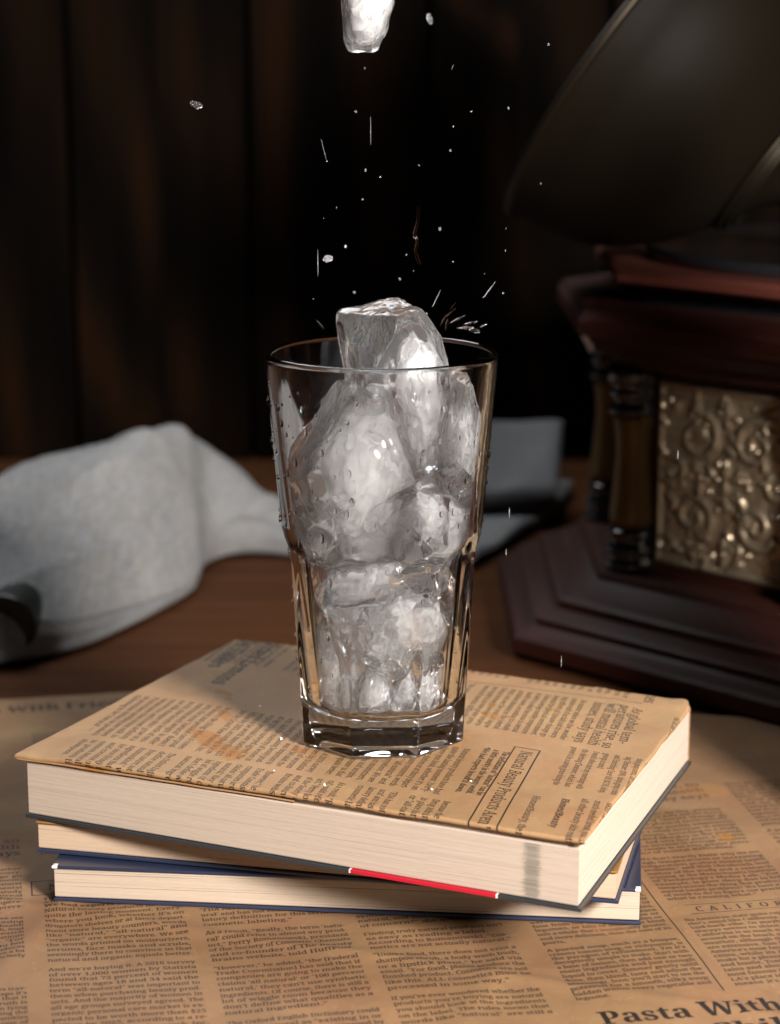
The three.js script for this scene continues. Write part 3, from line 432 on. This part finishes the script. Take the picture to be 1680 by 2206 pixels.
{
  const st = [], V = (a) => a;
  // [x, bottom y, ridge y, crest x, crest y, how far back the crest lies]
  for (const [x, yb, yr, xc, yc, back, sl] of [[-150, 1470, 1360, -120, 1060, 0.13, 0.5], [-70, 1446, 1345, -40, 1035, 0.14, 0.5], [0, 1428, 1335, 30, 1010, 0.15, 0.5], [90, 1414, 1333, 130, 983, 0.15, 0.5], [180, 1390, 1330, 215, 958, 0.14, 0.5], [260, 1356, 1312, 290, 934, 0.13, 0.5], [340, 1316, 1288, 350, 922, 0.12, 0.5], [415, 1270, 1255, 405, 932, 0.10, 0.55], [446, 1212, 1165, 455, 962, 0.07, 0.6], [505, 1192, 1120, 515, 1004, 0.05, 0.6], [560, 1190, 1120, 560, 1045, 0.04, 0.6], [620, 1195, 1140, 612, 1090, 0.03, 0.6], [680, 1200, 1165, 670, 1130, 0.02, 0.6]]) {
    const b = atY(x, yb, 0.0018), r = atZ(x, yr, b.z - 0.003), c = atZ(xc, yc, b.z - back), m = r.clone().lerp(c, sl); m.y += 0.004;
    st.push([b.clone().add(new THREE.Vector3(0, 0, -0.02)).setY(0.0017), b, b.clone().lerp(r, 0.5).add(new THREE.Vector3(0, 0, 0.004)), r.clone().add(new THREE.Vector3(0, -0.0012, 0.0006)), r.clone().add(new THREE.Vector3(0, 0.0008, -0.0012)), m, c, c.clone().add(new THREE.Vector3(0, -0.012, -0.03)), new THREE.Vector3(c.x, 0.0017, c.z - 0.06)]);
  }
  const o = thing('linen_cloth', 'rumpled pale grey linen cloth draped over a dark bottle at the table edge', 'cloth');
  part('drape', loft(st, 220, 140, 0.0034, 2), linen, o);
  const b = thing('bottle', 'dark green bottle lying on its side inside the grey cloth', 'bottle');
  const pts = [[0.0001, 0.002], [0.010, 0.0015], [0.0155, 0.0], [0.0172, 0.002], [0.0172, 0.055], [0.012, 0.07], [0.0085, 0.085], [0.0085, 0.1]].map(([r, y]) => new THREE.Vector2(r, y));
  part('bottle_body', new THREE.LatheGeometry(pts, 40), phys({ color: rgb(0.006, 0.010, 0.006), roughness: 0.4, clearcoat: 0.1 }), b);
  const bc = atZ(6, 1350, -0.2885); b.position.copy(bc); b.quaternion.setFromUnitVectors(new THREE.Vector3(0, 1, 0), new THREE.Vector3(0.10, 0.015, -0.99).normalize());
  // the second cloth, folded, between the glass and the gramophone
  const n = thing('folded_napkin', 'folded grey cloth lying between the glass and the gramophone', 'cloth');
  const slab = (a, b, c, d, th, seed) => { // near left, near right, far right, far left
    const base = (u, v, o) => o.copy(a).lerp(b, u).lerp(d.clone().lerp(c, u), v), e = (x) => Math.sqrt(Math.max(0, 1 - Math.abs(2 * x - 1) ** 14));
    const q = (up) => sheet(70, 50, (u, v, o) => { base(u, v, o); const k = e(u) * e(v); o.y += up * th * 0.5 * k + 0.0045 * N(o.x * 22, o.z * 30, seed) * k + 0.0022 * (0.3 - Math.sqrt(Math.abs(N(o.x * 40 + o.z * 30, 1, seed)))) * k; }, (u, v) => [u * 2.4, v * 2]);
    const t = q(1), w = q(-1); w.index.array.reverse(); w.computeVertexNormals(); return mergeGeometries([t, w]);
  };
  part('upper_fold', slab(atY(860, 1082, 0.022), atY(1204, 1066, 0.022), atY(1213, 908, 0.06), atY(860, 922, 0.062), 0.010, 3), linen, n);
  part('lower_fold', slab(atY(1010, 1212, 0.0052), atY(1204, 1094, 0.0055), atY(1235, 1040, 0.0055), atY(980, 1050, 0.0052), 0.0075, 6), linen, n);
  part('rolled_core', slab(atY(870, 1085, 0.012), atY(1190, 1072, 0.012), atY(1190, 980, 0.03), atY(870, 985, 0.03), 0.02, 9), linen, n);
}

// ---------------------------------------------------------------- water: drops on the glass, splash in the air
const water = phys({ color: rgb(1, 1, 1), roughness: 0.02, transmission: 1, thickness: 0.002, ior: 1.33 });
{
  const r = rng(31), drops = [], base = new THREE.SphereGeometry(1, 10, 8); base.deleteAttribute('uv');
  for (let k = 0; k < 330; k++) {
    const a = Math.PI / 2 + (r() - 0.5) * 3.4, h = k < 250 ? lerp(0.085, 0.142, r()) : lerp(0.02, 0.085, r()), s = 0.00022 + 0.0008 * r() ** 3, tall = 1 + r() * 1.2 * (s > 0.0004 ? 1 : 0);
    const q = h > 0.082 ? lerp(0.0378, 0.0441, (h - 0.0765) / (GH - 0.0765)) : lerp(0.0309, 0.0352, h / 0.074) / Math.cos((((a + 0.0524 - Math.PI / 2 + Math.PI / 8) % (Math.PI / 4)) + Math.PI / 4) % (Math.PI / 4) - Math.PI / 8);
    const g = base.clone(); g.scale(s, s * tall, s * 0.55); g.rotateY(Math.PI / 2 - a); g.translate(GX + Math.cos(a) * (q + s * 0.35), GY + h, GZ + Math.sin(a) * (q + s * 0.35)); drops.push(g);
  }
  const o = new THREE.Mesh(mergeGeometries(drops), water); o.name = 'water_beads'; o.userData = { kind: 'stuff', label: 'fine water beads clinging to the outside of the glass', category: 'water' }; put(o, scene);
}
{
  const drop = (() => { const g = iceGeo([2, 2, 2], 91, 2, 3, 0.2, 6); g.computeVertexNormals(); return g; })(), frost = phys({ color: rgb(0.95, 0.97, 1), roughness: 0.04, transmission: 0.88, thickness: 0.002, ior: 1.33 });
  const fly = (name, x, y, w, h, turn, z, label, group, m = frost, g = drop) => { const o = single(name, g, m, label, 'water', group); o.position.copy(atZ(x, y, z)); const k = (0.81 - z) / F; o.scale.set(w * k / 2, h * k / 2, Math.min(w, h) * k / 2); o.rotation.z = turn; return o; };
  const r = rng(8), Z = (x, y) => [(1200 + x * 0.5952) / 1.85714, y * 0.5952 / 1.85714];
  const ld = 'tiny round water drop hanging in the air above the glass', ls = 'thin streak of water falling above the glass';
  for (const [x, y, s] of [[440, 1145, 22], [540, 1190, 14], [420, 1340, 18], [305, 1655, 26], [365, 1965, 24], [670, 1875, 20], [1030, 850, 17], [1010, 1012, 18], [800, 1112, 13], [1400, 728, 18], [375, 750, 22], [180, 1083, 12], [940, 1540, 20], [1030, 1760, 10], [1620, 1233, 12], [1150, 750, 13], [245, 1395, 10], [1385, 1535, 8], [1380, 1683, 12], [1365, 1970, 14], [716, 1712, 10], [762, 1820, 9], [435, 458, 14], [1670, 297, 18], [90, 2010, 9], [160, 1467, 6], [1240, 1840, 8], [850, 2110, 18]]) { const [dx, dy] = Z(x, y), k = s * 0.25; fly('water_drop', dx, dy, k * (0.7 + 0.5 * r()), k * (0.8 + 0.7 * r()), (r() - 0.5) * 1.4, (r() - 0.5) * 0.06, ld, 'drops in the air'); }
  for (const [x, y, w, h, t] of [[475, 885, 5, 170, 0], [120, 1770, 6, 170, 0], [160, 1010, 4, 130, 0.25], [915, 2010, 7, 120, -0.45], [1025, 450, 5, 30, -0.4], [1270, 1950, 8, 130, -0.65]]) { const [dx, dy] = Z(x, y); fly('water_streak', dx, dy, w * 0.32, h * 0.32, t, (r() - 0.5) * 0.04, ls, 'streaks of falling water'); }
  const big = [['ice_chip', 423, 226, 26, 13, -0.3, 'small pale ice chip flying apart from the others before the dark planks'], ['ice_chip', 925, 40, 12, 22, 0.35, 'small ice chip beside the falling cube']];
  for (const [n, x, y, w, h, t, l] of big) fly(n, x, y, w, h, t, 0, l, 'flying ice chips', iceMat, (() => { const g = iceGeo([2, 2, 2], 60 + x, 3, 5, 0.15, 8); g.computeVertexNormals(); return g; })());
  fly('water_ring', 706, 557, 22, 14, 0.2, 0, 'flattened water drop with a dimple, largest drop over the rim', 'drops in the air');
  for (const [x, y, w] of [[606, 1590, 7], [560, 1520, 5], [1052, 1612, 6], [1080, 1560, 4], [700, 1690, 6], [930, 1700, 5], [590, 1660, 4], [1015, 1680, 7]]) { const o = single('water_drop', drop, water, 'small water drop lying on the printed paper round the glass foot', 'water', 'drops on the wrapped book'), k = 0.85 / F; o.position.copy(atY(x, y, COVER_Y + 0.0006)); o.scale.set(w * k * 0.6, w * k * 0.3, w * k * 0.6); }
  // wavering ribbon of water
  const pts = [[902, 445], [899, 480], [893, 505], [899, 520], [895, 540], [904, 570]].map(([x, y]) => atZ(x, y, 0)); single('water_ribbon', new THREE.TubeGeometry(new THREE.CatmullRomCurve3(pts), 40, 0.0006, 8), water, 'wavering ribbon of water above the standing ice cube', 'water');
  const lf = 'slender splash fragment thrown up beside the standing ice cube';
  for (const [x, y, w, h, t] of [[955, 690, 6, 34, -0.5], [968, 676, 5, 44, -0.85], [985, 688, 6, 46, -1.1], [1002, 706, 8, 46, -1.5], [1022, 712, 14, 30, 1.4], [1012, 696, 6, 40, -1.3], [962, 700, 8, 30, -0.2], [1040, 702, 5, 22, -1.2], [975, 660, 3, 26, -0.7], [690, 700, 6, 34, 0.7]]) fly('splash_fragment', x, y, w * 0.7, h * 0.8, t, -0.01 + (r() - 0.5) * 0.02, lf, 'splash beside the ice', water);
  for (const [x, y, h] of [[1097, 1105, 22], [1209, 1425, 26], [1460, 980, 18], [1090, 1190, 14]]) fly('water_streak', x, y, 2.2, h, 0, 0.02, 'thin streak of water falling beside the glass in front of the gramophone', 'streaks beside the glass');
}

renderer.render(scene, camera);
